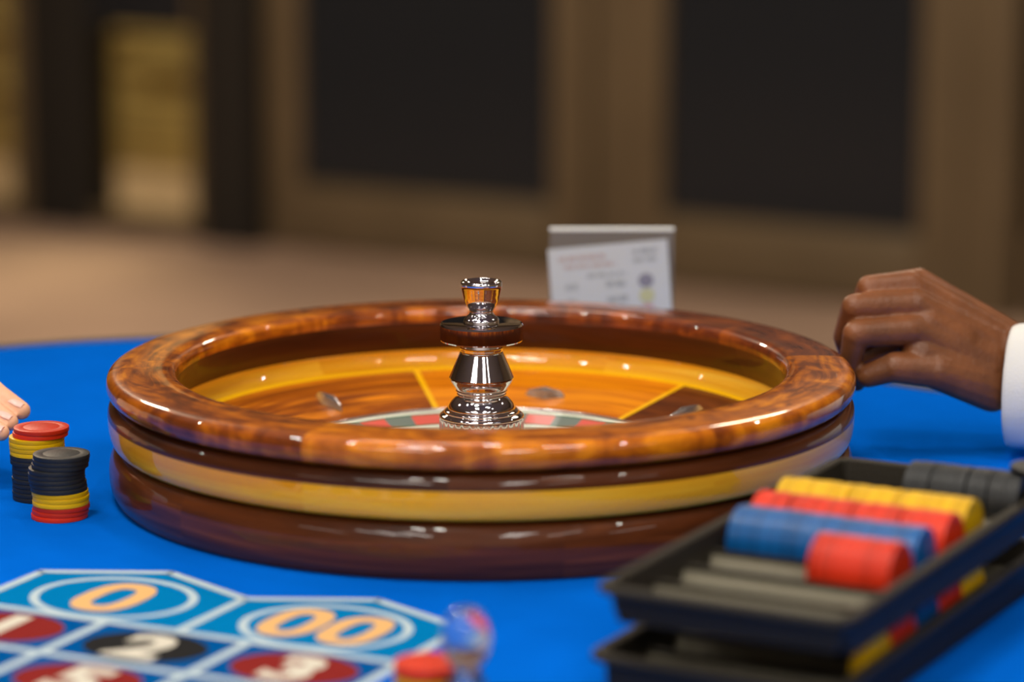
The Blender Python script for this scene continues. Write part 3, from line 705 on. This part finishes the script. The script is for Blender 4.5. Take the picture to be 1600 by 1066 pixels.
# right: dark hand with white sleeve
p1 = empty('person', (0.44, 0.12, 0.05))
tag(p1, 'dark brown hand in a white shirt cuff curled beside the wheel rim', 'person')
off1 = Vector((-0.44, -0.12, -0.05))
def B(p, q, r0, r1): return (Vector(p) + off1, Vector(q) + off1, r0, r1)
W_ = (0.385, 0.105, 0.0590)
bones = [
 # forearm and wrist
 B((0.396, 0.106, 0.054), (0.56, 0.050, 0.052), 0.0255, 0.034), B((0.390, 0.110, 0.063), (0.50, 0.075, 0.058), 0.0230, 0.028),
 B((0.384, 0.108, 0.072), (0.395, 0.108, 0.050), 0.0215, 0.0220),
 # back of the hand
 B(W_, (0.3135, 0.082, 0.0960), 0.0220, 0.0115), B((0.384, 0.110, 0.070), (0.3150, 0.092, 0.1130), 0.0200, 0.0115), B((0.384, 0.114, 0.078), (0.3125, 0.104, 0.1245), 0.0175, 0.0108),
 B((0.386, 0.120, 0.080), (0.320, 0.118, 0.1255), 0.0170, 0.0100),
 B((0.365, 0.095, 0.060), (0.318, 0.082, 0.078), 0.0190, 0.0150), B((0.345, 0.096, 0.082), (0.322, 0.090, 0.098), 0.0190, 0.0150),
 # index
 B((0.3090, 0.080, 0.0960), (0.2690, 0.070, 0.0955), 0.0112, 0.0100), B((0.2690, 0.070, 0.0955), (0.2665, 0.080, 0.0720), 0.0098, 0.0085), B((0.2665, 0.080, 0.0720), (0.2725, 0.090, 0.0560), 0.0085, 0.0072),
 # middle
 B((0.3110, 0.092, 0.1130), (0.2690, 0.082, 0.1130), 0.0112, 0.0100), B((0.2690, 0.082, 0.1130), (0.2640, 0.098, 0.0880), 0.0098, 0.0086), B((0.2640, 0.098, 0.0880), (0.2700, 0.108, 0.0690), 0.0086, 0.0074),
 # ring
 B((0.3120, 0.104, 0.1260), (0.2810, 0.098, 0.1245), 0.0104, 0.0092), B((0.2810, 0.098, 0.1245), (0.2740, 0.114, 0.1020), 0.0090, 0.0080), B((0.2740, 0.114, 0.1020), (0.2800, 0.124, 0.084), 0.0080, 0.0070),
 # little
 B((0.3200, 0.118, 0.1265), (0.2960, 0.116, 0.1240), 0.0092, 0.0080), B((0.2960, 0.116, 0.1240), (0.2900, 0.128, 0.1060), 0.0078, 0.0070), B((0.2900, 0.128, 0.1060), (0.2950, 0.135, 0.0930), 0.0070, 0.0062),
 # curled palm behind the fingers
 B((0.335, 0.112, 0.085), (0.300, 0.112, 0.082), 0.018, 0.012), B((0.330, 0.104, 0.070), (0.295, 0.104, 0.070), 0.016, 0.011), B((0.320, 0.118, 0.105), (0.295, 0.116, 0.100), 0.014, 0.010),
 B((0.300, 0.100, 0.085), (0.274, 0.094, 0.074), 0.012, 0.009),
 # thumb
 B((0.3720, 0.095, 0.0520), (0.3290, 0.076, 0.0670), 0.0195, 0.0140), B((0.3290, 0.076, 0.0670), (0.2980, 0.070, 0.0710), 0.0130, 0.0115), B((0.2980, 0.070, 0.0710), (0.2790, 0.074, 0.0640), 0.0110, 0.0090),
]
hand1 = blob_mesh('hand', bones, M_skin_d, p1, 0.0014, 5)
nail(hand1, Vector((0.2790, 0.0695, 0.0640)) + off1, (-0.9, 0.2, -0.35), (-0.2, -0.9, 0.3), 0.0095, 0.011, M_nail_d)
# sleeve: tube round the forearm with a turned hem
def sleeve(name, pts, rads, mat, parent, seg=40, wob=0.0, axis=None):
    V, F_ = [], []; n = len(pts)
    for i in range(n):
        a = Vector(pts[max(i - 1, 0)]); b = Vector(pts[min(i + 1, n - 1)]); t = (b - a)
        if t.length < 1e-6: t = Vector((1, 0, 0))
        t = axis or Vector((1, 0.30, -0.06)).normalized()
        up = Vector((0, 0, 1)); sd = t.cross(up).normalized(); up = sd.cross(t)
        for k in range(seg):
            an = 2 * PI * k / seg
            w = 1 + wob * noise.noise(Vector((math.cos(an) * 1.6, math.sin(an) * 1.6, pts[i][0] * 14)))
            V.append(Vector(pts[i]) + sd * math.cos(an) * rads[i] * 0.88 * w + up * math.sin(an) * rads[i] * w)
    for i in range(n - 1):
        for k in range(seg):
            j = (k + 1) % seg; F_.append((i * seg + k, i * seg + j, (i + 1) * seg + j, (i + 1) * seg + k))
    return mk(name, V, F_, mat, parent, 60)
AXD = Vector((1, -0.35, 0)).normalized()
ts = [0.012, 0.004, 0.0, -0.0012, -0.0006, 0.002, 0.008, 0.018, 0.030, 0.045, 0.08, 0.13, 0.19]
rs = [0.038, 0.0395, 0.0405, 0.0420, 0.0440, 0.0450, 0.0455, 0.0462, 0.0458, 0.0470, 0.0475, 0.0485, 0.050]
pts = [Vector((0.3880, 0.1020, 0.0505 + max(0, t) * 0.04)) + AXD * t + off1 for t in ts]
tag(sleeve('shirt_sleeve', pts, rs, M_cloth, p1, wob=0.06, axis=AXD), 'white shirt cuff')

# left: pale fingertips reaching in
p2 = empty('person', (-0.42, 0.03, 0.0455))
tag(p2, 'pale hand with glossy light nails reaching in over the red-topped chip stack', 'person')
off1 = Vector((0.42, -0.03, -0.05))
bones = [
 B((-0.52, 0.055, 0.080), (-0.44, 0.045, 0.082), 0.026, 0.024), B((-0.50, 0.02, 0.075), (-0.44, 0.02, 0.074), 0.024, 0.022), B((-0.62, 0.05, 0.07), (-0.50, 0.045, 0.078), 0.028, 0.026),
 B((-0.44, 0.05, 0.083), (-0.375, 0.040, 0.086), 0.020, 0.0120), B((-0.44, 0.03, 0.078), (-0.378, 0.020, 0.080), 0.020, 0.0120), B((-0.44, 0.01, 0.072), (-0.385, 0.0, 0.068), 0.018, 0.0115), B((-0.44, 0.0, 0.066), (-0.392, -0.015, 0.058), 0.016, 0.010),
 # index, middle, ring, little
 B((-0.375, 0.040, 0.0850), (-0.3440, 0.022, 0.0655), 0.0105, 0.0092), B((-0.3440, 0.022, 0.0655), (-0.3245, 0.014, 0.0555), 0.0090, 0.0068),
 B((-0.378, 0.020, 0.0780), (-0.3500, 0.010, 0.0600), 0.0105, 0.0090), B((-0.3500, 0.010, 0.0600), (-0.3310, 0.002, 0.0500), 0.0088, 0.0066),
 B((-0.385, 0.000, 0.0670), (-0.3560, -0.004, 0.0530), 0.0100, 0.0086), B((-0.3560, -0.004, 0.0530), (-0.3350, -0.010, 0.0450), 0.0084, 0.0062),
 B((-0.392, -0.015, 0.0570), (-0.3740, -0.018, 0.0470), 0.0088, 0.0076), B((-0.3740, -0.018, 0.0470), (-0.3580, -0.021, 0.0410), 0.0074, 0.0058),
 B((-0.46, 0.0, 0.062), (-0.41, -0.03, 0.050), 0.016, 0.011), B((-0.41, -0.03, 0.050), (-0.385, -0.035, 0.044), 0.0105, 0.008),
]
hand2 = blob_mesh('hand', bones, M_skin_l, p2, 0.0013, 4)
for c, ax in (((-0.3265, 0.0115, 0.0632), (0.9, -0.35, -0.45)), ((-0.3328, -0.0008, 0.0572), (0.9, -0.35, -0.45)), ((-0.3372, -0.0130, 0.0514), (0.92, -0.28, -0.3)), ((-0.3600, -0.0240, 0.0475), (0.92, -0.2, -0.3))):
    nail(hand2, Vector(c) + off1, ax, (0.25, -0.35, 0.9), 0.0080, 0.0105, M_nail_l)
tag(sleeve('shirt_sleeve', [Vector((-0.50 - 0.02 * i, 0.04 - 0.006 * i, 0.078 - 0.002 * i)) + off1 for i in range(7)], [0.036 + 0.001 * i for i in range(7)], M_cloth, p2, wob=0.08), 'sleeve')
